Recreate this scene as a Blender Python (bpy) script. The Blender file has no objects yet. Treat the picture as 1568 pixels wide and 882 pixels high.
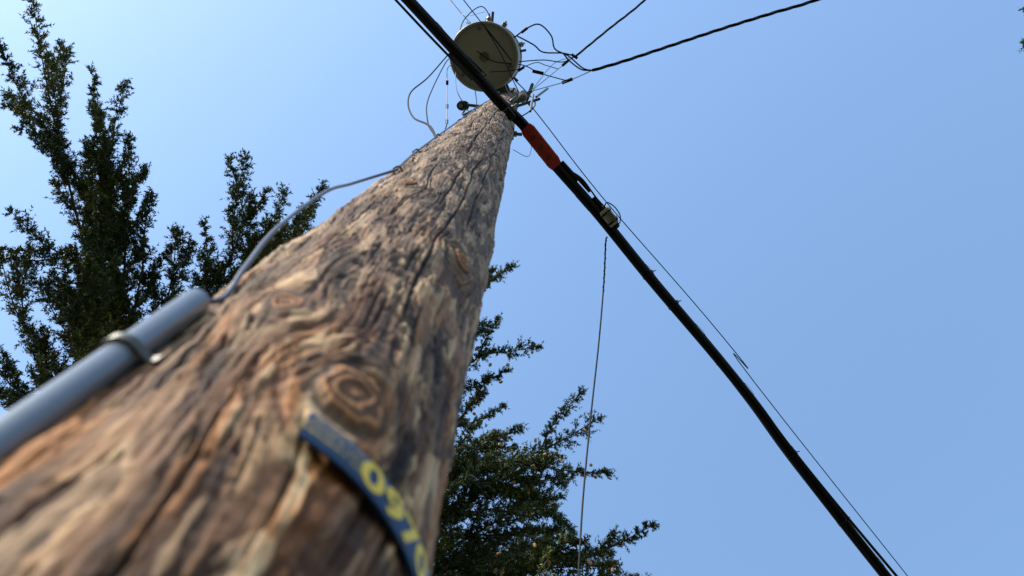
import bpy, math, numpy as np
from mathutils import Matrix, Vector
rng=np.random.default_rng(7)
D=bpy.data; SC=bpy.context.scene; COL=SC.collection
EYE=1.4                      # height of the photographer's eye above the ground
# ------------------------------------------------------------------ helpers
def V(*a): return np.array(a,float)
def nrm(v): 
    v=np.asarray(v,float); return v/max(1e-9,math.sqrt(float(v@v)))
def unit(a): return a/(np.linalg.norm(a,axis=-1,keepdims=True)+1e-12)
def B(e,s,h):
    """point read off image pixels: east / south slope from the plumb line, assumed height above eye level -> metres"""
    return V(e*h,s*h,h+EYE)
def link(ob,parent=None):
    COL.objects.link(ob)
    if parent is not None: ob.parent=parent
    return ob
def smooth_path(pts,n=8):
    pts=[np.asarray(p,float) for p in pts]
    if len(pts)<3: 
        return np.array([pts[0]+(pts[-1]-pts[0])*t for t in np.linspace(0,1,n+1)])
    P=[2*pts[0]-pts[1]]+pts+[2*pts[-1]-pts[-2]]
    out=[]
    for i in range(1,len(P)-2):
        p0,p1,p2,p3=P[i-1],P[i],P[i+1],P[i+2]
        for t in np.linspace(0,1,n,endpoint=False):
            out.append(.5*((2*p1)+(-p0+p2)*t+(2*p0-5*p1+4*p2-p3)*t*t+(-p0+3*p1-3*p2+p3)*t**3))
    out.append(P[-2]); return np.array(out)
class MB:
    def __init__(s): s.v=[];s.f=[];s.m=[]
    def grid(s,P,mat,cap=True):
        n,seg,_=P.shape; b0=len(s.v); s.v.extend(P.reshape(-1,3).tolist())
        i=np.arange(n-1)[:,None]*seg+b0; k=np.arange(seg)[None]; k2=(k+1)%seg
        q=np.stack([i+k,i+k2,i+seg+k2,i+seg+k],-1).reshape(-1,4); s.f.extend(map(tuple,q.tolist())); s.m.extend([mat]*len(q))
        if cap:
            s.f.append(tuple(b0+j for j in range(seg))[::-1]); s.m.append(mat)
            s.f.append(tuple(b0+(n-1)*seg+j for j in range(seg))); s.m.append(mat)
    def tube(s,pts,r,seg=8,mat=0,cap=True):
        pts=np.asarray(pts,float); n=len(pts)
        r=np.broadcast_to(np.asarray(r,float),(n,))
        T=unit(np.gradient(pts,axis=0))
        a=nrm(np.cross(T[0],[0.13,0.21,1] if abs(T[0][2])<.95 else [1,0.1,0])); A=np.empty((n,3))
        for i in range(n):
            t=T[i]; a=a-t*float(a@t); a=a/math.sqrt(float(a@a)); A[i]=a
        C_=np.cross(T,A); th=np.arange(seg)*2*math.pi/seg
        P=pts[:,None]+r[:,None,None]*(np.cos(th)[None,:,None]*A[:,None]+np.sin(th)[None,:,None]*C_[:,None])
        s.grid(P,mat,cap)
    def cyl(s,p0,p1,r0,r1=None,seg=16,mat=0):
        r1=r0 if r1 is None else r1
        s.tube([p0,p1],[r0,r1],seg,mat)
    def lathe(s,c,ax,prof,seg=32,mat=0):
        ax=nrm(ax); c=np.asarray(c,float)
        a=nrm(np.cross(ax,[.1,.2,1] if abs(ax[2])<.9 else [1,.1,0])); b=np.cross(ax,a); th=np.arange(seg)*2*math.pi/seg
        pr=np.array(prof,float)
        P=c+ax*pr[:,0][:,None,None]+pr[:,1][:,None,None]*(np.cos(th)[None,:,None]*a+np.sin(th)[None,:,None]*b)
        s.grid(P,mat)
    def box(s,c,x,y,z,mat=0,ch=.15):
        """chamfered box, half-extent vectors x,y,z"""
        c,x,y,z=[np.asarray(q,float) for q in (c,x,y,z)]
        k=1-ch; rows=[]
        for sz,kk in ((-1,k),(-k,1),(k,1),(1,k)):
            rows.append([c+x*sx+y*sy+z*sz for sx,sy in ((-kk,-kk*k),(-kk*k,-kk),(kk*k,-kk),(kk,-kk*k),(kk,kk*k),(kk*k,kk),(-kk*k,kk),(-kk,kk*k))])
        s.grid(np.array(rows),mat)
    def build(s,name,mats,parent=None,smooth=True):
        me=D.meshes.new(name); me.from_pydata(s.v,[],s.f)
        for m in mats: me.materials.append(m)
        me.polygons.foreach_set("material_index",s.m)
        me.polygons.foreach_set("use_smooth",[smooth]*len(s.f))
        me.update()
        if smooth:
            try: me.set_sharp_from_angle(angle=math.radians(40))
            except Exception: pass
        return link(D.objects.new(name,me),parent)
def empty(name):
    return link(D.objects.new(name,None))
# ------------------------------------------------------------------ materials
def mat(name,col,rough=.6,metal=0,nscale=30,namt=.25,bump=.2,bscale=80,spec=.5):
    m=D.materials.new(name); m.use_nodes=True; nt=m.node_tree; N=nt.nodes; bs=N["Principled BSDF"]
    tc=N.new("ShaderNodeTexCoord"); n=N.new("ShaderNodeTexNoise"); n.inputs["Scale"].default_value=nscale; n.inputs["Detail"].default_value=6
    nt.links.new(tc.outputs["Object"],n.inputs["Vector"])
    r=N.new("ShaderNodeMix"); r.data_type='RGBA'
    c=np.array(col)
    r.inputs[6].default_value=(*(c*(1-namt)),1); r.inputs[7].default_value=(*np.minimum(1,c*(1+namt)),1)
    nt.links.new(n.outputs[0],r.inputs[0]); nt.links.new(r.outputs[2],bs.inputs["Base Color"])
    n2=N.new("ShaderNodeTexNoise"); n2.inputs["Scale"].default_value=bscale; n2.inputs["Detail"].default_value=4
    nt.links.new(tc.outputs["Object"],n2.inputs["Vector"])
    b=N.new("ShaderNodeBump"); b.inputs["Strength"].default_value=bump; b.inputs["Distance"].default_value=.002
    nt.links.new(n2.outputs[0],b.inputs["Height"]); nt.links.new(b.outputs[0],bs.inputs["Normal"])
    bs.inputs["Roughness"].default_value=rough; bs.inputs["Metallic"].default_value=metal
    bs.inputs["Specular IOR Level"].default_value=spec
    return m
M_black=mat("black_cable_jacket",(.007,.007,.008),.6,spec=.15)
M_wire=mat("weathered_conductor",(.007,.008,.009),.7,spec=.1)
M_alu=mat("bare_aluminium_wire",(.16,.17,.18),.5,.5)
M_galv=mat("galvanised_steel",(.11,.115,.12),.6,.5)
M_tank=mat("grey_tank_paint",(.215,.21,.195),.5,0,6,.15,.1)
M_tankd=mat("tank_fittings",(.08,.08,.075),.5,.2)
M_porc=mat("porcelain_grey",(.13,.135,.14),.3)
M_brown=mat("brown_porcelain",(.05,.025,.02),.25)
M_red=mat("red_plastic_sleeve",(.27,.014,.012),.5,0,20,.2,spec=.3)
M_redd=mat("sleeve_print",(.04,.008,.007),.5)
M_beige=mat("terminal_housing",(.20,.19,.14),.5)
M_pvc=mat("grey_pvc",(.11,.13,.16),.27,0,14,.15,.15,60)
M_gcable=mat("grey_cable_jacket",(.035,.05,.08),.35)
M_blue=mat("blue_tag_plastic",(.012,.038,.11),.5,0,60,.35,spec=.3)
M_yellow=mat("yellow_print",(.78,.52,.02),.5,0,90,.2)
# ------------------------------------------------------------------ world / sun
w=D.worlds.new("World"); SC.world=w; w.use_nodes=True; nt=w.node_tree
SUN_EL,SUN_ROT=math.radians(40),math.radians(226)
sk=nt.nodes.new("ShaderNodeTexSky"); sk.sky_type='NISHITA'; sk.sun_disc=False
sk.sun_elevation=SUN_EL; sk.sun_rotation=SUN_ROT; sk.dust_density=1.8; sk.air_density=1.7; sk.ozone_density=1.2; sk.altitude=200
tn=nt.nodes.new("ShaderNodeMix"); tn.data_type='RGBA'; tn.blend_type='MULTIPLY'; tn.inputs[0].default_value=1; tn.inputs[7].default_value=(1.52,1.74,1.96,1)
nt.links.new(sk.outputs[0],tn.inputs[6]); nt.links.new(tn.outputs[2],nt.nodes["Background"].inputs[0]); nt.nodes["Background"].inputs[1].default_value=.15
sd=V(math.sin(SUN_ROT)*math.cos(SUN_EL),math.cos(SUN_ROT)*math.cos(SUN_EL),math.sin(SUN_EL))
sl=D.lights.new("sun",'SUN'); sl.energy=5; sl.angle=math.radians(.53); sl.color=(1,.91,.76)
so=link(D.objects.new("sun",sl)); so.rotation_euler=Vector(sd).to_track_quat('Z','Y').to_euler(); so.location=(-10,-8,20)
# ------------------------------------------------------------------ camera
cam=D.cameras.new("camera"); co=link(D.objects.new("camera",cam)); cam.lens=35; cam.sensor_width=36
cam.clip_start=.02; cam.clip_end=3000
M=Matrix(((.99974,-.00519,.02241),(0,-.97421,-.22565),(.02301,.22559,-.97395))).to_4x4()
M.translation=Vector((0,0,EYE)); co.matrix_world=M; SC.camera=co
cam.dof.use_dof=True; cam.dof.focus_distance=5.0; cam.dof.aperture_fstop=6.8
# ------------------------------------------------------------------ ground
g=MB(); n=40; L=np.sign(np.linspace(-1,1,n))*np.abs(np.linspace(-1,1,n))**3*1500
for y in L:
    for x in L: g.v.append((x,y,(.15*math.sin(x*.13)*math.cos(y*.11) if abs(x)+abs(y)>12 else 0)))
for j in range(n-1):
    for i in range(n-1): g.f.append((j*n+i,j*n+i+1,(j+1)*n+i+1,(j+1)*n+i)); g.m.append(0)
g.build("ground",[mat("dry_grass",(.07,.065,.03),.95,0,2.5,.4,.8,30)])
# ------------------------------------------------------------------ utility pole
AX,AY=-.2224,.3458; TH0=math.atan2(-AY,-AX)      # bearing from the pole to the viewer's side
def Rp(h): return .155-.0081*h
def pole_pt(phi,h,off=0.):
    t=TH0-math.radians(phi); r=Rp(h)+off
    return V(AX+r*math.cos(t),AY+r*math.sin(t),h+EYE)
def pole_n(phi):
    t=TH0-math.radians(phi); return V(math.cos(t),math.sin(t),0)
def perlin(x,y,seed):
    r=np.random.default_rng(seed); ang=r.random((256,256))*2*math.pi; gx,gy=np.cos(ang),np.sin(ang)
    xi=np.floor(x).astype(int); yi=np.floor(y).astype(int); xf=x-xi; yf=y-yi
    u=xf*xf*xf*(xf*(xf*6-15)+10); v=yf*yf*yf*(yf*(yf*6-15)+10)
    def gr(i,j,dx,dy): 
        i=i&255;j=j&255; return gx[i,j]*dx+gy[i,j]*dy
    a=gr(xi,yi,xf,yf);b=gr(xi+1,yi,xf-1,yf);c=gr(xi,yi+1,xf,yf-1);d=gr(xi+1,yi+1,xf-1,yf-1)
    return (a+(b-a)*u+((c+(d-c)*u)-(a+(b-a)*u))*v)*1.5
def ss(x,a,b): 
    t=np.clip((x-a)/(b-a),0,1); return t*t*(3-2*t)
phis=np.concatenate([np.linspace(-75,75,320),np.linspace(75,285,80)[1:-1]])
zs=np.concatenate([np.linspace(0,1.7,60)[:-1],np.arange(1.7,3.1,.0028),np.arange(3.1,5.2,.005),np.arange(5.2,10.7,.011)])
PH,ZZ=np.meshgrid(np.radians(phis),zs)
PHc=np.where(PH>math.pi,PH-2*math.pi,PH)
u=PHc*.15; v=ZZ
knots=[(-7,.655+EYE,.027,1.0),(-25,1.31+EYE,.017,1.0),(-35,2.77+EYE,.02,1.),(29,1.66+EYE,.018,.9),(26,.80+EYE,.022,.6),
       (10,2.3+EYE,.012,.6),(45,2.9+EYE,.016,.7),(-10,3.6+EYE,.018,.8),(-40,4.4+EYE,.018,.9),(20,4.2+EYE,.016,.8),(0,5.1+EYE,.016,.8)]
up=u+.007*perlin(u/.07,v/.40,1)+.0022*perlin(u/.03,v/.13,2)
ht=np.zeros_like(u); kd=np.full_like(u,9.); kprox=np.zeros_like(u)
for (p,z,a,s) in knots:
    du=u-math.radians(p)*.15; dv=v-z
    g2=np.exp(-((du/(2.1*a))**2+(dv/(4.4*a))**2)); up=up-du*.85*g2
    e=np.sqrt((du/a)**2+(dv/(1.75*a))**2)+.16*perlin(u/.014,v/.026,5)+.06*perlin(u/.005,v/.010,6)
    ht+=s*(.008*np.exp(-(e/1.6)**2)-.0035*np.exp(-((e-1.1)/.18)**2)-.003*np.exp(-(e/.35)**2)+.0008*np.sin(e*17)*(e<1.1)+.0014*np.sin(e*9)*np.exp(-((e-1.9)/.6)**2))
    kd=np.minimum(kd,e/max(.6,s)); kprox=np.maximum(kprox,1-ss(e,1.0,1.5))
q_=1-.85*kprox        # the rough outer layer fades out over the bare knots
ht+=.0046*perlin(u/.10,v/.45,3)+q_*.0034*perlin(u/.045,v/.14,4)
f0=perlin(up/.034,v/.18,11)+.5*perlin(up/.014,v/.075,12)+.35*perlin(up/.005,v/.026,13)
flake=ss(f0,-.02,.06); flake=np.maximum(flake,kprox); ht+=.0018*flake
f1=perlin(up/.022,v/.12,14)+.45*perlin(up/.008,v/.04,15)
ht+=q_*.0012*ss(f1,.05,.12)
fib=1-np.abs(perlin(up/.009,v/.18,16))*2; ht+=q_*.0008*fib
fine=perlin(up/.0035,v/.06,17); ht+=q_*.0005*fine
ht+=q_*(.0017*perlin(u/.045,v/.028,18)+.0008*perlin(u/.014,v/.012,19))
crack=np.zeros_like(u)
cr=[(-9,.82,2.7,.0014),(-30,.3,1.1,.0010),(-22,1.5,4.2,.0016),(8,2.4,6.5,.0018),(38,.5,1.6,.0011),(-45,1.8,3.5,.0012),(30,3,7,.0017),(-12,4.2,9,.002),(-38,5,9,.0017),(52,1.0,3,.0012),(20,1.3,2.2,.0010),(2,1.5,2.3,.001),(45,.2,.9,.0007),(14,.15,.8,.0009)]
for i,(p,h0,h1,wd) in enumerate(cr):
    c=math.radians(p)*.15+.003*perlin(v/.5,v*0+i*3.3,30+i)+.0012*perlin(v/.05,v*0+i,50+i)
    ends=ss(v-EYE,h0,h0+.15)*(1-ss(v-EYE,h1-.3,h1)); ww=wd*(.4+ends)
    crack=np.maximum(crack,ends*np.exp(-((up-c)/ww)**2))
small=ss(-perlin(up/.006,v/.24,21),.44,.62)*q_; crack=np.maximum(crack,.5*small)
ht-=.006*crack
H=ZZ-EYE; rr=.155-.0081*H+ht-.0035
TH=TH0-PH
co3=np.stack([AX+rr*np.cos(TH),AY+rr*np.sin(TH),ZZ],-1)
nr,nc=u.shape
verts=co3.reshape(-1,3); topc=len(verts); verts=np.vstack([verts,[[AX,AY,zs[-1]+.02]]])
i=np.arange(nr-1)[:,None]*nc; j=np.arange(nc)[None,:]; j2=(j+1)%nc
quads=np.stack([i+j,i+nc+j,i+nc+j2,i+j2],-1).reshape(-1,4)
tl=(nr-1)*nc; tris=np.stack([tl+np.arange(nc),np.full(nc,topc),tl+(np.arange(nc)+1)%nc],-1)
me=D.meshes.new("utility_pole"); me.vertices.add(len(verts)); me.vertices.foreach_set("co",verts.ravel())
nq,ntr=len(quads),len(tris)
me.loops.add(nq*4+ntr*3); me.loops.foreach_set("vertex_index",np.concatenate([quads.ravel(),tris.ravel()]))
me.polygons.add(nq+ntr); me.polygons.foreach_set("loop_start",np.concatenate([np.arange(nq)*4,nq*4+np.arange(ntr)*3]))
me.polygons.foreach_set("use_smooth",np.ones(nq+ntr,bool)); me.update(calc_edges=True)
def addf(name,a):
    at=me.attributes.new(name,'FLOAT','POINT'); at.data.foreach_set("value",np.append(a.ravel(),0.).astype(np.float32))
addf("flake",flake); addf("crack",crack); addf("kd",np.minimum(kd,9)); addf("patch",ss(f1,.02,.14))
at=me.attributes.new("grain",'FLOAT_VECTOR','POINT'); gv=np.stack([up,v,u*0],-1).reshape(-1,3); gv=np.vstack([gv,[[0,0,0]]])
at.data.foreach_set("vector",gv.ravel().astype(np.float32))
pole=link(D.objects.new("utility_pole",me))
m=D.materials.new("weathered_pole_wood"); m.use_nodes=True; nt=m.node_tree; N=nt.nodes; LK=nt.links; bs=N["Principled BSDF"]
def attr(nm,out="Fac"):
    a=N.new("ShaderNodeAttribute"); a.attribute_name=nm; return a.outputs[out]
gr=attr("grain","Vector")
def noise(sx,sy,detail=5,off=0,rough=.55):
    mp=N.new("ShaderNodeMapping"); mp.inputs["Scale"].default_value=(sx,sy,1); mp.inputs["Location"].default_value=(off,off*.7,0); LK.new(gr,mp.inputs[0])
    t=N.new("ShaderNodeTexNoise"); t.inputs["Scale"].default_value=1; t.inputs["Detail"].default_value=detail; t.inputs["Roughness"].default_value=rough; LK.new(mp.outputs[0],t.inputs["Vector"]); return t.outputs[0]
def ramp(x,stops):
    r=N.new("ShaderNodeValToRGB"); el=r.color_ramp.elements
    while len(el)<len(stops): el.new(.5)
    for e,(p,c) in zip(el,stops): e.position=p; e.color=(*c,1) if len(c)==3 else c
    LK.new(x,r.inputs[0]); return r.outputs[0]
def mix(f,a,b,mode='MIX'):
    x=N.new("ShaderNodeMix"); x.data_type='RGBA'; x.blend_type=mode
    for k,val in ((0,f),(6,a),(7,b)):
        if isinstance(val,(int,float)): x.inputs[k].default_value=val
        elif isinstance(val,tuple): x.inputs[k].default_value=(*val,1)
        else: LK.new(val,x.inputs[k])
    return x.outputs[2]
G=lambda a:(a,a,a)
tcn=N.new("ShaderNodeTexCoord"); sx=N.new("ShaderNodeSeparateXYZ"); LK.new(tcn.outputs["Object"],sx.inputs[0])
mr=N.new("ShaderNodeMapRange"); mr.inputs[1].default_value=1.9; mr.inputs[2].default_value=3.1; LK.new(sx.outputs[2],mr.inputs[0])
hi=mr.outputs[0]
nb=noise(42,4,6)
base_hi=ramp(nb,[(.30,(.070,.038,.025)),(.43,(.155,.094,.062)),(.55,(.26,.170,.115)),(.70,(.44,.33,.235))])
base_lo=ramp(nb,[(.34,(.030,.014,.008)),(.45,(.090,.042,.022)),(.55,(.18,.088,.044)),(.66,(.44,.27,.15))])
base=mix(hi,base_lo,base_hi)
orange=ramp(noise(20,2.6,5,3.1),[(.49,G(0)),(.58,G(1))])
of=mix(1.0,orange,mix(hi,G(.7),G(.22)),'MULTIPLY')
col=mix(of,base,(.40,.165,.052))
lit_patch=mix(1.0,attr("patch"),mix(hi,G(.9),G(.35)),'MULTIPLY')
lit_patch=mix(1.0,lit_patch,ramp(noise(30,3.2,4,12),[(.46,G(0)),(.56,G(1))]),'MULTIPLY')
col=mix(lit_patch,col,(.62,.43,.26))  # pale tan flakes: sunlit patches painted into the wood colour
grey=mix(.5,base,(.215,.175,.155)); gh=mix(1.0,mix(hi,G(.0),G(.6)),ramp(noise(14,2.5,4,9),[(.35,G(.4)),(.6,G(1))]),'MULTIPLY')
col=mix(gh,col,grey)
fl=attr("flake"); col=mix(1.0,col,ramp(fl,[(0,(.48,.43,.40)),(.5,(.72,.68,.64)),(1,(1.10,1.07,1.03))]),'MULTIPLY')
col=mix(1.0,col,ramp(noise(330,10,4,5),[(.3,G(.50)),(.5,G(.97)),(.7,G(1.22))]),'MULTIPLY')
kdn=attr("kd")
md=N.new("ShaderNodeMath"); md.operation='MULTIPLY'; md.inputs[1].default_value=17; LK.new(kdn,md.inputs[0])
sn=N.new("ShaderNodeMath"); sn.operation='SINE'; LK.new(md.outputs[0],sn.inputs[0])
rings=ramp(sn.outputs[0],[(0,(.13,.05,.02)),(1,(.42,.19,.075))])
rings=mix(1.0,rings,ramp(noise(160,60,5,21),[(.3,G(.5)),(.5,G(.95)),(.7,G(1.3))]),'MULTIPLY')
kscale=N.new("ShaderNodeMath"); kscale.operation='MULTIPLY'; kscale.inputs[1].default_value=.5; LK.new(kdn,kscale.inputs[0])
kf=ramp(kscale.outputs[0],[(.45,G(.95)),(.62,G(0))]); col=mix(kf,col,rings)
kdark=ramp(kscale.outputs[0],[(.46,G(0)),(.54,G(.8)),(.68,G(0))]); col=mix(kdark,col,(.035,.017,.010))
col=mix(attr("crack"),col,(.014,.008,.006))
LK.new(col,bs.inputs["Base Color"]); bs.inputs["Roughness"].default_value=.75; bs.inputs["Specular IOR Level"].default_value=.22
b=N.new("ShaderNodeBump"); b.inputs["Strength"].default_value=.9; b.inputs["Distance"].default_value=.0013
hsum=N.new("ShaderNodeMath"); hsum.operation='ADD'; LK.new(noise(420,15,5,2),hsum.inputs[0]); LK.new(noise(120,50,5,7),hsum.inputs[1])
LK.new(hsum.outputs[0],b.inputs["Height"]); LK.new(b.outputs[0],bs.inputs["Normal"])
me.materials.append(m)
gw=MB()
path=[pole_pt(48,1.87,.005),pole_pt(54,2.1,.004),pole_pt(60,2.4,.004),pole_pt(65,3.0,.005),pole_pt(67,3.9,.006),pole_pt(70,5.5,.008),pole_pt(85,6.6,.01)]
gw.tube(smooth_path(path,8),.0028,8,0)
for p,h in ((48,1.88),(60,2.4),(65,3.02),(67,3.9),(68.5,4.8)):
    c=pole_pt(p,h,.007); n0=pole_n(p); t=np.cross([0,0,1],n0)
    gw.tube(smooth_path([c-n0*.012+t*.008,c+t*.007,c+n0*.003,c-t*.007,c-n0*.012-t*.008],5),.002,6,1)
gw.build("riser_wire",[M_gcable,M_galv],pole)
# ------------------------------------------------------------------ conduit + cable
cd=empty("conduit_riser")
px,py_=-.2815,.1985; rel=V(px-AX,py_-AY,0)
pm=MB(); top=.80
pm.lathe(V(px,py_,0),V(0,0,1),[(0,.0125),(1.4+top-.004,.0118),(1.4+top,.0112),(1.4+top,.0095),(1.4+top-.05,.0095)],40,0)
pm.lathe((px,py_,.9),(0,0,1),[(0,.0125),(0,.015),(.06,.015),(.06,.0125)],32,0)
pm.build("pipe",[M_pvc],cd)
sm=MB()
for h in (.645,-.35):
    c=V(px,py_,h+EYE); n0=nrm(rel); t=np.cross([0,0,1],n0)
    arc=[c-n0*.012+t*.024]+[c-n0*.010+t*.017]+[c+.0138*(math.cos(a)*t+math.sin(a)*n0) for a in np.linspace(.1,math.pi-.1,9)]+[c-n0*.010-t*.017,c-n0*.012-t*.024]
    for dz in np.linspace(-.0045,.0045,4): sm.tube([q+V(0,0,dz) for q in arc],.0017,6,0)
sm.build("pipe_strap",[M_tankd],cd)
cb=MB()
cpts=[V(px,py_,1.4+top-.1),V(px,py_,1.4+top-.01),V(px+.010,py_+.006,1.4+top+.04),B(-.298,.2105,.95),B(-.262,.169,1.17),B(-.2115,.1325,1.48),B(-.184,.1240,1.70),pole_pt(48,1.87,.005)]
cb.tube(smooth_path(cpts,10),.0027,12,0)
cb.build("riser_cable",[M_gcable],cd)
# ------------------------------------------------------------------ number tag
tag=empty("pole_number_tag")
tm=MB(); nph=60; H0,H1=.542,.580; HC=.561
def tp(phi,h,off): return pole_pt(phi,h,off+.005)
ph=np.linspace(0,-62,nph)
rows=[(H0,.0),(H0,.0018),(H0+.002,.0024),(H1-.002,.0024),(H1,.0018),(H1,.0)]
for p in ph:
    for (h,o) in rows: tm.v.append(tp(p,h,o).tolist())
for k in range(nph-1):
    for q in range(6):
        q2=(q+1)%6; tm.f.append((k*6+q,k*6+q2,(k+1)*6+q2,(k+1)*6+q)); tm.m.append(0)
tm.f.append((0,1,2,3,4,5)); tm.m.append(0); tm.f.append(tuple((nph-1)*6+q for q in range(6))[::-1]); tm.m.append(0)
tm.build("tag_strip",[M_blue],tag)
def bend_text(txt,size,phi_c,h_c,mt,off=.0031,bold=.0):
    cu=D.curves.new("t",'FONT'); cu.body=txt; cu.size=size; cu.align_x='CENTER'; cu.align_y='CENTER'; cu.offset=bold; cu.resolution_u=4
    o=D.objects.new("t",cu); COL.objects.link(o); dg=bpy.context.evaluated_depsgraph_get(); mm=D.meshes.new_from_object(o.evaluated_get(dg)); D.objects.remove(o)
    for vv in mm.vertices:
        vv.co=Vector(tp(phi_c-math.degrees(vv.co.x/.157),h_c+vv.co.y,off))
    mm.materials.clear(); mm.materials.append(mt); return mm
for i,(ch,p) in enumerate((("0",-19.5),("9",-27.5),("7",-35),("0",-42.5),("4",-50.5))):
    mm=bend_text(ch,.042,p,HC-.001,M_yellow,bold=.0012); link(D.objects.new("digit_%d"%(i+1),mm),tag)
for i,(t_,hh) in enumerate((("PROPERTY OF",.010),("POWER & LIGHT",.001),("EMERGENCY CALL",-.008))):
    mm=bend_text(t_,.0062,-8.5,HC+hh,M_yellow,bold=.0); link(D.objects.new("small_print_%d"%(i+1),mm),tag)
# ------------------------------------------------------------------ transformer
tr=empty("pole_transformer"); C=V(-.364,-.005,0); zb=7.2+EYE; R=.245
t=MB()
t.lathe((C[0],C[1],zb),(0,0,1),[(.03,.0),(.03,R-.022),(.0,R-.018),(.0,R-.004),(.012,R),(.85,R),(.86,R+.012),(.90,R+.012),(.91,R),(.95,R*.8),(.975,R*.3),(.98,.01)],64,0)
t.build("tank",[M_tank],tr)
t=MB()
d2p=nrm(V(AX,AY,0)-C)
t.lathe((C[0],C[1],zb-.002),(0,0,1),[(0.03,.0),(.026,.03),(.022,.032),(.03,.033)],24,0)
for a in (20,140,260):
    q=C+V(math.cos(math.radians(a)),math.sin(math.radians(a)),0)*(R-.05)
    t.cyl(V(q[0],q[1],zb+.031),V(q[0],q[1],zb+.018),.012,.010,10)
sidev=V(-d2p[1],d2p[0],0)
for zc in (.18,.72):
    c=C+d2p*(R+.02); t.box(V(c[0],c[1],zb+zc),d2p*.035,sidev*.05,V(0,0,.05),0)
    for sgn in (1,-1): 
        c2=C+d2p*(R+.03)+sidev*.055*sgn; t.box(V(c2[0],c2[1],zb+zc),d2p*.05,sidev*.005,V(0,0,.045),0)
t.build("mounting_bracket",[M_tankd],tr)
t=MB()
def bush(ang,z,L_,tilt=.5,m_=0):
    d=V(math.cos(math.radians(ang)),math.sin(math.radians(ang)),0); p=C+d*R*.98; ax=nrm(d+V(0,0,tilt))
    pr=[(0,.022)]
    for k in range(2):
        z0=.015+k*L_/3; pr+=[(z0,.015),(z0+.006,.022),(z0+.014,.020),(z0+.018,.015)]
    pr+=[(L_,.012),(L_+.004,.008),(L_+.02,.007)]
    t.lathe(V(p[0],p[1],z),ax,pr,20,m_)
bush(-88,zb+.62,.06,.15); bush(-62,zb+.62,.04,.15); bush(-122,zb+.62,.04,.15); bush(-20,zb+.70,.04,.3)
t.build("bushings",[M_porc],tr)
t=MB(); top0=V(C[0]+.03,C[1]+.08,zb+.95); pr=[(0,.05)]
for k in range(6): pr+=[(.03+k*.05,.035),(.045+k*.05,.06),(.055+k*.05,.058),(.06+k*.05,.035)]
t.lathe(top0,V(0,.1,1),pr+[(.36,.012),(.42,.01)],20,0); t.build("primary_bushing",[M_brown],tr)
t=MB()
for ang,z,l in ((-85,.86,.10),(-150,.86,.06),(-10,.86,.05),(40,.86,.05)):
    d=V(math.cos(math.radians(ang)),math.sin(math.radians(ang)),0); p=C+d*(R+.0)
    t.box(V(p[0],p[1],zb+z)+d*l*.5,d*l*.5,V(-d[1],d[0],0)*.010,V(0,0,.02)); t.cyl(V(p[0],p[1],zb+z-.03)+d*l*.8,V(p[0],p[1],zb+z+.03)+d*l*.8,.008,None,8)
t.build("lugs",[M_tankd],tr)
# ------------------------------------------------------------------ pole-top hardware
hw=MB()
c=B(-.0738,.0465,6.8); 
pr=[(-.01,.012),(-.01,.026),(.0,.029),(.03,.026)]
for k in range(5): pr+=[(.04+k*.045,.018),(.055+k*.045,.034),(.065+k*.045,.032),(.07+k*.045,.018)]
pr+=[(.29,.018),(.31,.01)]
hw.lathe(c,V(.04,.05,1),pr,22,2)
hw.lathe(c-V(0,0,.014),V(0,0,1),[(0,.006),(0,.016),(.01,.016)],14,1)
a0=c+V(.02,.0,.14); a1=V(AX,AY,a0[2])+nrm(V(a0[0]-AX,a0[1]-AY,0))*.08
hw.box((a0+a1)/2,(a1-a0)/2,nrm(np.cross(a1-a0,[0,0,1]))*.010,V(0,0,.016),0)
a2=B(-.0705,.055,6.5); hw.tube(smooth_path([c+V(.03,.02,.05),a2,V(AX-.06,AY-.08,a2[2]-.05)],5),.007,8,2)
hw.box(c+V(.05,.07,-.05),V(.025,.012,0),V(-.01,.016,0),V(0,0,.02),0)
rd=nrm(V(.83,-.56,0)); sd2=V(-rd[1],rd[0],0)
rz=6.75+EYE; rb=V(AX,AY,0)+rd*.115
hw.box(V(rb[0],rb[1],rz),rd*.006,sd2*.022,V(0,0,.42),0)
for k,zz in enumerate((-.33,-.05,.25)):
    q=V(AX,AY,rz+zz)+rd*.17
    hw.lathe(q-V(0,0,.035),V(0,0,1),[(0,.022),(.008,.030),(.02,.028),(.035,.016),(.05,.028),(.062,.030),(.07,.022)],20,1)
    for s_ in (-.045,.045): hw.box(q+V(0,0,s_)-rd*.03,rd*.045,sd2*.015,V(0,0,.004),0)
    hw.cyl(q-V(0,0,.07),q+V(0,0,.07),.007,None,8,0)
for ph_,h_ in ((-10,6.2),(-20,5.6),(5,7.7),(-62,4.8),(30,5.9),(-30,8.3)):
    n0=pole_n(ph_); p=pole_pt(ph_,h_,0); hw.box(p+n0*.003,n0*.003,np.cross([0,0,1],n0)*.028,V(0,0,.028),0); hw.cyl(p,p+n0*.045,.008,None,8,0); hw.cyl(p+n0*.006,p+n0*.02,.014,None,6,0)
for p0,p1,r_,m_ in (((-.008,.040,6.9),(-.003,.026,7.3),.012,2),((.001,.038,6.6),(.012,.030,7.2),.008,0),((-.018,.047,6.7),(.004,.040,6.9),.010,2),((-.005,.052,6.0),(-.002,.036,6.6),.008,0)):
    hw.tube(smooth_path([B(*p0),B(*p1)],4),r_,10,m_)
hw.box(B(-.008,.035,6.9),rd*.04,sd2*.012,V(0,0,.03),0)
cq=V(AX,AY,4.8+EYE); cdv=nrm(V(.76,-.65,0))
hw.box(cq+cdv*.13,cdv*.02,V(-cdv[1],cdv[0],0)*.03,V(0,0,.05),2); hw.cyl(cq+cdv*.1,cq+cdv*.16,.008,None,8,0)
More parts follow.
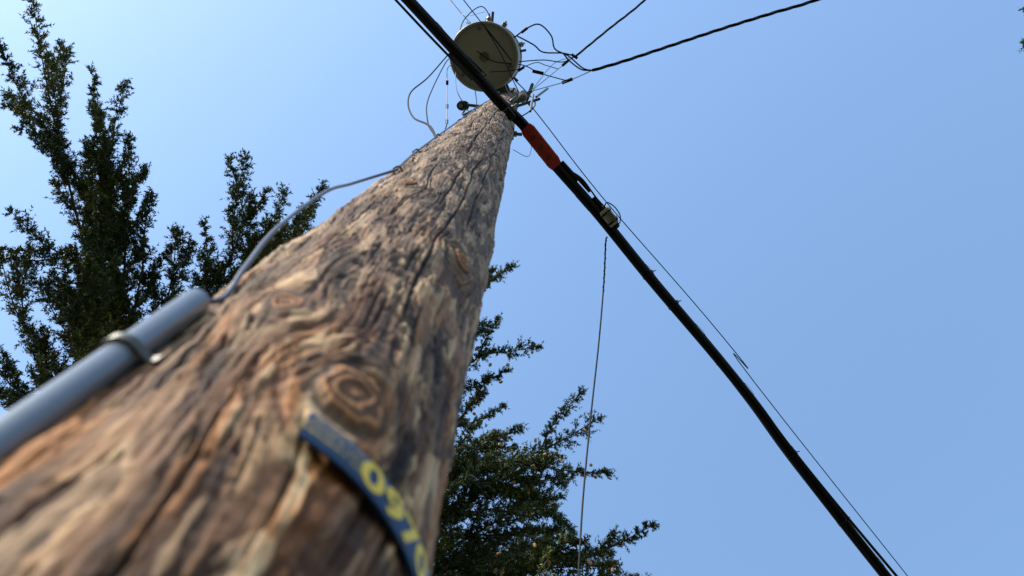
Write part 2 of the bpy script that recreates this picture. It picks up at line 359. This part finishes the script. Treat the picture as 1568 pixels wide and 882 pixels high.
hw.build("pole_top_hardware",[M_galv,M_porc,M_black],pole)
# ------------------------------------------------------------------ communication cable bundle
cbun=empty("communication_cable_bundle")
hb=4.8+EYE
bp=[V(-.61-.685*24,-.28-.728*24,hb),V(-.61-.685*6,-.28-.728*6,hb),V(-.61,-.28,hb),V(-.40,-.04,hb),V(-.244,.122,hb),V(-.157,.218,hb),V(-.061,.305,hb),V(.079,.48,hb),V(.305,.733,hb),V(.585,1.073,hb),V(1.065,1.64,hb),V(1.868,2.67,hb),V(1.868+.632*6,2.67+.775*6,hb),V(1.868+.632*26,2.67+.775*26,hb)]
pa=smooth_path(bp,14)
def resamp(p,step):
    d=np.r_[0,np.cumsum(np.linalg.norm(np.diff(p,axis=0),axis=1))]; s=np.arange(0,d[-1],step); return np.stack([np.interp(s,d,p[:,k]) for k in range(3)],-1),s
pa,sa=resamp(pa,.06)
per=np.stack([-np.gradient(pa[:,1]),np.gradient(pa[:,0]),0*sa],-1); per/=np.linalg.norm(per,axis=1)[:,None]
s0=sa[np.argmin(np.linalg.norm(pa-V(-.061,.305,hb),axis=1))]
def wob(seed,a,L_): 
    return a*perlin(sa/L_,sa*0+seed*1.7,seed)
bm=MB(); up3=V(0,0,1)
def strand(ox,oz,r,seed,a=.004,L_=.6,extra=0.,m_=0):
    o=ox+wob(seed,a,L_)+extra; z=oz+wob(seed+9,a,L_)
    bm.tube(pa+per*o[:,None]+up3*z[:,None],r,10,m_)
lo=ss(sa,s0+1.4,s0+4.0); upr=1-ss(sa,s0-1.2,s0-.3)
strand(.014,0,.0145,61,.002,1.5); strand(-.0125,.004,.0125,62,.002,1.0,extra=-.002*lo)
strand(.001,.024,.008,63,.003,.8)
strand(-.010,-.017,.0075,64,.002,1.2,extra=-.050*lo)
strand(.022,.006,.006,65,.004,.7,extra=.022*upr)
s2=np.arange(s0-3,s0+7,.03); base_=np.stack([np.interp(s2,sa,pa[:,k]) for k in range(3)],-1); pr2=np.stack([np.interp(s2,sa,per[:,k]) for k in range(3)],-1)
a2_=s2/.40*2*math.pi
bm.tube(base_+pr2*(.028*np.cos(a2_))[:,None]+up3*(.003+.024*np.sin(a2_))[:,None],.0010,5,0)
def bat(s): 
    i=np.interp(s,sa,np.arange(len(sa))); i0=int(i); return pa[i0]+(pa[i0+1]-pa[i0])*(i-i0), nrm(pa[i0+1]-pa[i0]), per[i0]
for ds in (.95,1.15,2.16,2.62):
    c,tg,pp=bat(s0+ds)
    bm.box(c,tg*.004,pp*.030,up3*.026,0); bm.cyl(c+pp*(-.028),c+pp*(-.044)+tg*.008,.003,.002,6,0)
bm.build("cables",[M_black],cbun)
rs=MB(); c0,tg,pp=bat(s0+.01); c1,_,_=bat(s0+.25); mid=(c0+c1)/2; tg=nrm(c1-c0)
hl=np.linalg.norm(c1-c0)/2
rs.box(mid,tg*hl,pp*.034,up3*.031,0,ch=.2)
for q in (-.78,-.3,.2,.7): rs.box(mid+tg*hl*q,tg*.003,pp*.035,up3*.032,0)
for q,wx in ((-.55,.014),(-.45,.016),(-.05,.018),(.05,.013),(.45,.016),(.55,.012)): rs.box(mid+tg*hl*q-up3*.0312+pp*.004,tg*.004,pp*wx,up3*.0008,1)
rs.build("marker_sleeve",[M_red,M_redd],cbun)
tb=MB()
for ds,off,ln,r_ in ((.31,-.03,.06,.012),(.40,-.038,.05,.009),(.47,.02,.05,.01),(.55,-.03,.07,.008)):
    c,tg,pp=bat(s0+ds); c=c+pp*off
    tb.tube(smooth_path([c-tg*ln,c-tg*ln*.5,c+tg*ln*.5,c+tg*ln],3),r_,10,0)
c,tg,pp=bat(s0+.30); c9,_,_=bat(s0+.62)
tb.tube(smooth_path([c-pp*.03,c-pp*.05+tg*.08,c-pp*.04+tg*.2,c9-pp*.05],6),.004,8,0)
tb.build("splices",[M_black],cbun)
tb=MB(); c,tg,pp=bat(s0+.60); o=c-pp*.030-up3*.01
tb.box(o,tg*.045,pp*.026,up3*.032,0,ch=.2); tb.box(o-pp*.012-up3*.034,tg*.027,pp*.010,up3*.005,1,ch=.2)
tb.lathe(o-tg*.055,tg,[(0,.012),(.01,.018),(.02,.018)],14,2); tb.lathe(o+tg*.04,tg,[(0,.018),(.02,.018),(.03,.01)],14,2)
for q in (-.6,.6): tb.box(o+tg*.045*q,tg*.005,pp*.030,up3*.036,2)
tb.tube(smooth_path([o-tg*.05-pp*.01,o-tg*.06-pp*.035,o-tg*.02-pp*.05,o+tg*.03-pp*.045,o+tg*.06-pp*.02],6),.003,8,2)
tb.build("terminal_block",[M_beige,M_galv,M_black],cbun)
ms=MB(); A=V(-.075,.272,7+EYE); E=V(2.87,3.87,7+EYE); dr=nrm(E-A)
ms.tube(smooth_path([A,V(.07,.45,7+EYE),V(.51,1.0,6.98+EYE),V(1.49,2.12,6.97+EYE),E,E+dr*20],10),.0035,6,0)
ms.tube(smooth_path([A,A+V(.06,.08,0)],4),.008,8,0)
ms.tube(smooth_path([A+V(-.03,-.02,0),V(-.35,-.2,7.1+EYE),V(-.95,-.95,7.1+EYE),V(-9,-11,7.2+EYE)],8),.0035,6,0)
ms.build("span_wire",[M_wire])
dw=MB(); pts=[B(.0735,.178,4.77),B(.0724,.1845,4.72),B(.0715,.224,4.6),B(.0677,.287,4.3),B(.0604,.3735,3.9),B(.054,.4635,3.5),B(.0502,.5586,3.1),B(.044,.72,2.75),V(-.05,5,3.6),V(-.6,14,3.7)]
p=smooth_path(pts,12); dw.tube(p,.0036,8,0)
q,s_=resamp(p[:int(12*2.4)],.006); tw=s_/.045*2*math.pi+2*perlin(s_/.1,s_*0,3); dw.tube(q+np.stack([np.cos(tw)*.0035,0*tw,np.sin(tw)*.0035],-1),.0022,6,0)
dw.build("drop_wire",[M_black])
# ------------------------------------------------------------------ power service conductors
pl=empty("power_service_line"); pw=MB()
def twist(pts,r,pitch,amp,m_=0,n=3):
    p=smooth_path(pts,14); q,s_=resamp(p,.03); T=unit(np.gradient(q,axis=0))
    a=unit(np.cross(T,[0,0,1])); b=np.cross(T,a)
    for k in range(n):
        t=s_/pitch*2*math.pi+k*2*math.pi/n; pw.tube(q+amp*(np.cos(t)[:,None]*a+np.sin(t)[:,None]*b),r,6,m_)
def W(pts,r,m_=0,n=8): pw.tube(smooth_path([B(*p) for p in pts],n),r,7,m_)
c1=[(.0555,.0125,7.6),(.085,.004,7.6),(.1158,-.006,7.6),(.179,-.0266,7.6),(.2295,-.042,7.55),(.276,-.056,7.5),(.43,-.11,7.4),(1.6,-.5,7.2)]
twist([B(*p) for p in c1],.0065,.35,.0065)
c2=[(.0391,-.001,7.6),(.0707,-.0266,7.6),(.1052,-.054,7.6),(.152,-.1,7.55),(.6,-.45,7.3)]
twist([B(*p) for p in c2],.005,.3,.004)
W([(-.0216,-.0185,7.6),(-.0068,-.0285,7.5),(.0042,-.031,7.5),(.0152,-.0205,7.5),(.019,-.008,7.5),(.0319,-.0015,7.55),(.0461,.010,7.6),(.0555,.0125,7.6)],.0055)
W([(-.0184,-.0205,7.5),(-.002,-.012,7.5),(.0074,-.005,7.5),(.0268,-.004,7.5),(.0391,-.001,7.6)],.0055)
W([(.0268,-.004,7.5),(.034,.004,7.5),(.045,.0115,7.6),(.0555,.0125,7.6)],.0055)
W([(-.0197,.0044,7.4),(.0074,.0025,7.4),(.0268,.0044,7.45),(.0391,-.001,7.6)],.004)
W([(-.058,-.006,7.15),(-.040,.004,7.15),(-.0119,.0075,7.3),(.0042,.015,7.4),(.0332,.023,7.5)],.004)
W([(-.045,.014,7.1),(-.02,.012,7.2),(.0,.005,7.3),(.01,.0075,7.35),(.022,.011,7.5)],.003)
W([(-.0023,.031,7.2),(.0332,.0025,7.6),(.0391,-.001,7.6)],.0028,1)
W([(-.0023,.032,7.2),(.0318,.0225,7.5),(.0555,.0125,7.6)],.0035,1)
W([(-.0023,.030,7.1),(.018,.006,7.4),(.0391,-.001,7.6)],.0025,1)
for p0,p1,r_ in (((.026,.0245,7.5),(.0365,.0205,7.5),.014),((-.003,.013,7.4),(.008,.0155,7.4),.014),((.026,.008,7.5),(.032,.003,7.5),.012),((-.014,-.0235,7.5),(-.008,-.028,7.5),.012),((.035,-.003,7.6),(.041,.001,7.6),.012),((-.017,.013,7.3),(-.011,.009,7.3),.011)):
    a,b_=B(*p0),B(*p1); pw.tube(smooth_path([a,a+(b_-a)*.15,a+(b_-a)*.85,b_],3),r_*.9,9,0)
for e1 in ((-.0216,-.0185,7.6),(-.0184,-.0205,7.5)): pw.tube(smooth_path([B(*e1),B(-.035,-.015,7.7),C+V(R*.6,-R*.7,zb+.8)],5),.005,6,0)
W([(-.080,-.006,7.5),(-.0842,-.004,7.0),(-.1055,.019,6.6),(-.1222,.0325,6.2),(-.126,.045,5.6),(-.1212,.058,5.0),(-.1063,.0655,4.0),(-.0990,.0775,3.08)],.0046)
W([(-.080,.002,7.4),(-.0874,.004,6.9),(-.1055,.039,6.0),(-.107,.0615,4.5),(-.0990,.0775,3.05)],.0036)
W([(-.078,.006,7.4),(-.0861,.010,6.8),(-.087,.026,6.5),(-.0878,.0645,5.0)],.003,1)
for q in ((-.0868,.022),(-.0872,.045),(-.0876,.060)):
    pw.cyl(B(q[0],q[1],6.0),B(q[0]-.0002,q[1]+.0045,6.0),.008,None,8,0)
W([(-.0878,.0645,5.0),(-.0905,.074,4.0),(-.088,.079,3.4)],.003)
W([(-.078,.008,7.3),(-.078,.030,6.9),(-.070,.046,6.8)],.003,1)
W([(-.060,.028,7.3),(-.058,.045,6.9),(-.062,.055,6.6),(-.068,.050,6.7)],.003)
W([(-.02,.022,7.3),(-.008,.034,7.1),(.0,.045,6.6),(-.012,.056,6.0),(-.03,.06,5.7)],.004)
W([(-.04,-.03,8.1),(-.052,-.048,8.0),(-.07,-.035,7.7),(-.075,-.015,7.4),(-.078,.0,7.4)],.004)
W([(-.086,-.055,8.6),(-.070,-.040,8.2),(-.050,-.043,7.9)],.003,1)
W([(-.1,-.075,8.6),(-.060,-.030,8.2),(-.045,-.04,7.9)],.0025,0)
W([(-.022,.09,5.0),(-.006,.096,5.0),(-.004,.075,5.4),(-.009,.06,5.8)],.0018,1)
W([(-.033,.022,7.3),(-.028,.012,7.4),(-.036,.002,7.5)],.006)
pw.build("conductors",[M_wire,M_alu],pl)
# ------------------------------------------------------------------ spruce trees
class Spruce:
    def __init__(s,seed): s.r=np.random.default_rng(seed); s.tp=[];s.td=[];s.tl=[];s.tk=MB(); s.cone=[]
    def perps(s,T,m):
        a=s.r.normal(size=(len(T),m,3)); a-=T[:,None]*np.sum(a*T[:,None],-1,keepdims=True); return unit(a)
    def limb(s,pts,w,step=.04,r0=.02,subs=True,cones=0.,m=3):
        q,ss_=resamp(smooth_path(pts,6),step); n=len(q)
        if n<4: return
        Lt=ss_[-1]; T=unit(np.gradient(q,axis=0)); rem=Lt-ss_
        s.tk.tube(q[::3] if n>8 else q,np.linspace(r0+.003,.003,len(q[::3]) if n>8 else n),5,0,cap=False)
        ph=s.r.uniform(0,9)
        wl=w*np.minimum(1,.30+rem/.5)*(.8+.4*np.sin(ph+ss_*9))*np.where(ss_<.15*Lt,.7,1)
        d=unit(T[:,None]*s.r.uniform(.5,1.3,(n,m,1))+s.perps(T,m)+V(0,0,.1)); L_=np.maximum(.03,wl[:,None]*s.r.uniform(.35,1.15,(n,m)))
        keep=(s.r.random((n,m))>.1).ravel()
        s.tp.append(np.repeat(q,m,0)[keep]); s.td.append(d.reshape(-1,3)[keep]); s.tl.append(L_.ravel()[keep])
        s.tp.append(q[-1:]); s.td.append(T[-1:]); s.tl.append(np.array([.05]))
        if cones:
            for k in np.where(s.r.random(n)<cones*(.3+1.4*ss_/Lt))[0]: s.cone.append(q[k]+s.r.normal(size=3)*.05)
        if subs:
            t=s.r.uniform(.1,.25)
            while t<.9*Lt:
                k=int(t/step); d=nrm(T[k]*1.1+s.perps(T[k:k+1],1)[0,0]*s.r.uniform(.6,1.1)); l=s.r.uniform(.2,.6)*min(1,(Lt-t)/.8+.25)
                e=q[k]+d*l+T[k]*l*.3
                s.limb([q[k],q[k]+d*l*.5,e],w*.65,step,.005,False,cones=cones,m=m)
                t+=s.r.uniform(.12,.28)
    def build(s,name,base,toph,mats):
        bark,needle,conem=mats; r=s.r
        P,Dr,Ln=np.concatenate(s.tp),np.concatenate(s.td),np.concatenate(s.tl)
        nt0=len(P); K2=4
        t=r.uniform(.1,.95,(nt0,K2,1)); q=P[:,None]+Dr[:,None]*t*Ln[:,None,None]
        dd=unit(Dr[:,None]+s.perps(Dr,K2)*r.uniform(.5,1.1,(nt0,K2,1))+V(0,0,.15)); sl_=np.minimum(r.uniform(.04,.08,(nt0,K2)),Ln[:,None]*.9+.01)
        so=np.concatenate([q.reshape(-1,3),P]); sd_=np.concatenate([dd.reshape(-1,3),Dr]); sl=np.concatenate([sl_.ravel(),Ln])
        n=len(so); K=10
        t=r.random((n,K)); ph=r.random((n,K))*2*math.pi
        a=unit(np.cross(sd_,r.normal(size=(n,3)))); b=np.cross(sd_,a)
        rad=np.cos(ph)[...,None]*a[:,None]+np.sin(ph)[...,None]*b[:,None]
        nd=unit(rad*.8+sd_[:,None]*r.uniform(.4,1.0,(n,K))[...,None])
        p0=so[:,None]+sd_[:,None]*(t*sl[:,None])[...,None]
        side=unit(np.cross(nd,r.normal(size=(n,K,3)))); ln=r.uniform(.018,.030,(n,K))[...,None]
        vv=np.stack([p0-side*.0046,p0+side*.0046,p0+nd*ln],2).reshape(-1,3); nt_=n*K
        tone=np.repeat((.5+.5*perlin(so[:,0]*1.8+so[:,2],so[:,1]*1.8,4))[:,None]*.55+r.random((n,1))*.45,K*3,axis=1).ravel()
        me=D.meshes.new(name+"_needles"); me.vertices.add(len(vv)); me.vertices.foreach_set("co",vv.ravel())
        me.loops.add(nt_*3); me.loops.foreach_set("vertex_index",np.arange(nt_*3)); me.polygons.add(nt_); me.polygons.foreach_set("loop_start",np.arange(nt_)*3)
        me.update(calc_edges=True)
        x=me.attributes.new("tone",'FLOAT','POINT'); x.data.foreach_set("value",tone.astype(np.float32))
        me.materials.append(needle)
        em=empty(name); link(D.objects.new("foliage",me),em)
        tk=s.tk; tk.tube(smooth_path([V(base[0],base[1],-.1),V(base[0]+.03,base[1],toph*.5),V(base[0],base[1],toph)],12),np.linspace(.19,.012,25),14,0)
        for cpt in s.cone:
            tk.lathe(cpt,nrm(s.r.normal(size=3)*.4+V(0,0,-1)),[(0,.004),(.012,.013),(.035,.014),(.055,.005)],6,1)
        tk.build("trunk_and_limbs",[bark,conem],em); return nt_
needle=D.materials.new("spruce_needles"); needle.use_nodes=True; nt=needle.node_tree; N=nt.nodes; bs=N["Principled BSDF"]
a=N.new("ShaderNodeAttribute"); a.attribute_name="tone"; r=N.new("ShaderNodeValToRGB"); el=r.color_ramp.elements
el[0].position=.15; el[0].color=(.026,.046,.022,1); el[1].position=.95; el[1].color=(.27,.25,.075,1); e=el.new(.6); e.color=(.065,.095,.034,1)
nt.links.new(a.outputs["Fac"],r.inputs[0]); nt.links.new(r.outputs[0],bs.inputs["Base Color"]); bs.inputs["Roughness"].default_value=.55; bs.inputs["Specular IOR Level"].default_value=.2
M_bark=mat("spruce_bark",(.06,.045,.035),.9,0,20,.4,.8)
M_cone=mat("spruce_cones",(.30,.18,.08),.8)
MT=(M_bark,needle,M_cone)
def tree(name,seed,T,top,limbs,avoid=None,cones=.0,lo=2.0,w=.13,maxl=2.4):
    s=Spruce(seed)
    for (pts,h0,h1,ww) in limbs:
        n=len(pts); P=[B(e,s_,h0+(h1-h0)*i/(n-1)) for i,(e,s_) in enumerate(pts)]
        st=V(T[0],T[1],P[0][2]-.7-.25*np.linalg.norm(P[0][:2]-np.array(T)))
        s.limb([st]+P,ww,.040,.022,True,cones=cones)
    z=lo
    while z<top-.3:
        n=s.r.integers(5,7); a0=s.r.uniform(0,7); near=z>top-4.0
        for k in range(n):
            a=a0+k*2*math.pi/n+s.r.normal()*.2
            if avoid and avoid(math.degrees(a)%360,z): continue
            L_=min(maxl,.12+(top-z)*.42)*s.r.uniform(.75,1.1); d=V(math.cos(a),math.sin(a),0); p=V(T[0],T[1],z)
            s.limb([p,p+d*L_*.45+V(0,0,-.02),p+d*L_*.8+V(0,0,.12*L_),p+d*L_+V(0,0,.3*L_)],w,.07 if near else .10,.018,near,m=2)
        z+=.45 if near else .75
    s.limb([V(T[0],T[1],top-.5),V(T[0],T[1],top+.05)],.08,.04,.01,False)
    return s.build(name,T,top,MT)
LL=[([(-.412,.3735),(-.455,.231),(-.4765,.110),(-.4866,.0202),(-.4915,-.051)],7,7.6,.16),
([(-.455,.20),(-.488,.0775),(-.512,.039),(-.5285,-.011)],7.1,7.5,.12),
([(-.4275,.231),(-.436,.143),(-.427,.084),(-.4075,.0265)],7,7.5,.13),
([(-.436,.160),(-.4415,.097),(-.438,.0487)],7,7.4,.09),
([(-.441,.163),(-.4185,.1297),(-.396,.111)],7,7.3,.08),
([(-.415,.245),(-.403,.183),(-.3905,.1363)],7,7.3,.12),
([(-.3655,.3155),(-.328,.231),(-.2985,.163),(-.3077,.100)],7,7.5,.19),
([(-.3365,.301),(-.286,.2105),(-.2546,.133)],7,7.5,.16),
([(-.301,.287),(-.2474,.190),(-.216,.1263)],7,7.4,.15),
([(-.32,.28),(-.262,.205),(-.235,.150)],7,7.4,.15),
([(-.33,.29),(-.305,.22),(-.275,.165)],7,7.4,.17),
([(-.4073,.3155),(-.378,.231),(-.367,.173)],7,7.4,.17),
([(-.470,.245),(-.5055,.190),(-.538,.153)],6.9,7.2,.12),
([(-.508,.3444),(-.542,.2659),(-.554,.1967)],6.8,7.2,.18),
([(-.46,.36),(-.50,.27),(-.52,.22)],6.9,7.2,.19),
([(-.44,.37),(-.46,.30),(-.465,.23)],7.0,7.3,.19),
([(-.39,.37),(-.40,.30),(-.395,.22)],7.0,7.3,.19),
([(-.35,.35),(-.34,.28),(-.335,.20)],7.0,7.3,.19),
([(-.37,.36),(-.365,.29),(-.35,.225)],6.8,7.1,.19),
([(-.32,.34),(-.30,.27),(-.28,.19)],7.0,7.3,.17),
([(-.52,.40),(-.56,.34),(-.58,.30)],6.6,7.0,.18),
([(-.48,.42),(-.52,.35),(-.53,.29)],6.6,7.0,.19),
([(-.42,.42),(-.44,.34),(-.44,.28)],6.6,7.0,.19)]
RL=[([(-.144,.573),(-.042,.537),(.0586,.533),(.129,.497)],6.7,7,.12),
([(-.156,.494),(-.0693,.437),(.008,.4107),(.069,.3735)],7.2,7.6,.15),
([(-.124,.3735),(-.0606,.3084),(-.0298,.301),(.003,.294)],8,8.3,.09),
([(-.0945,.287),(-.0563,.231),(-.0225,.209)],8.4,8.7,.09),
([(-.118,.418),(-.0717,.3664),(-.0485,.3285)],7.8,8.1,.09),
([(-.114,.541),(-.0417,.494),(.035,.441)],7.1,7.4,.17),
([(-.086,.581),(-.0134,.553),(.0875,.543)],6.8,7.1,.14),
([(-.127,.487),(-.069,.418),(-.0129,.385)],7.3,7.6,.17),
([(-.057,.597),(.037,.573),(.1238,.5586)],6.6,6.9,.14),
([(-.116,.33),(-.074,.2905),(-.052,.2694)],8.2,8.5,.07),
([(-.084,.471),(-.027,.452),(.0353,.494)],7.1,7.3,.16),
([(-.10,.52),(-.03,.51),(.02,.50)],7.0,7.2,.17),
([(-.10,.46),(-.05,.45),(-.01,.43)],7.0,7.2,.17),
([(-.12,.44),(-.06,.425),(.02,.425)],7.1,7.3,.16),
([(-.10,.50),(-.05,.48),(.03,.465)],6.9,7.1,.17),
([(-.09,.545),(-.02,.53),(.045,.515)],6.7,6.9,.16),
([(-.10,.56),(-.02,.58),(.05,.60)],6.6,6.8,.17)]
n1=tree("spruce_tree",21,(-3.2,4.0),9.3,LL,lo=1.6,w=.14)
n2=tree("spruce_tree",22,(-1.55,3.95),10.6,RL,avoid=lambda a,z:(a<75 or a>265) and z>5.5,cones=.06,lo=1.6,w=.14)
n3=tree("spruce_tree",23,(7.6,-1.2),10.5,[([(.62,-.06),(.53,-.04),(.474,-.012)],7,7.3,.10),([(.62,-.09),(.53,-.07),(.470,-.045)],7,7.3,.08)],lo=1.6,w=.16,maxl=2.6)
SC.view_settings.view_transform='Standard'; SC.view_settings.look='None'; SC.view_settings.exposure=0
print("TRIS",n1,n2,n3)
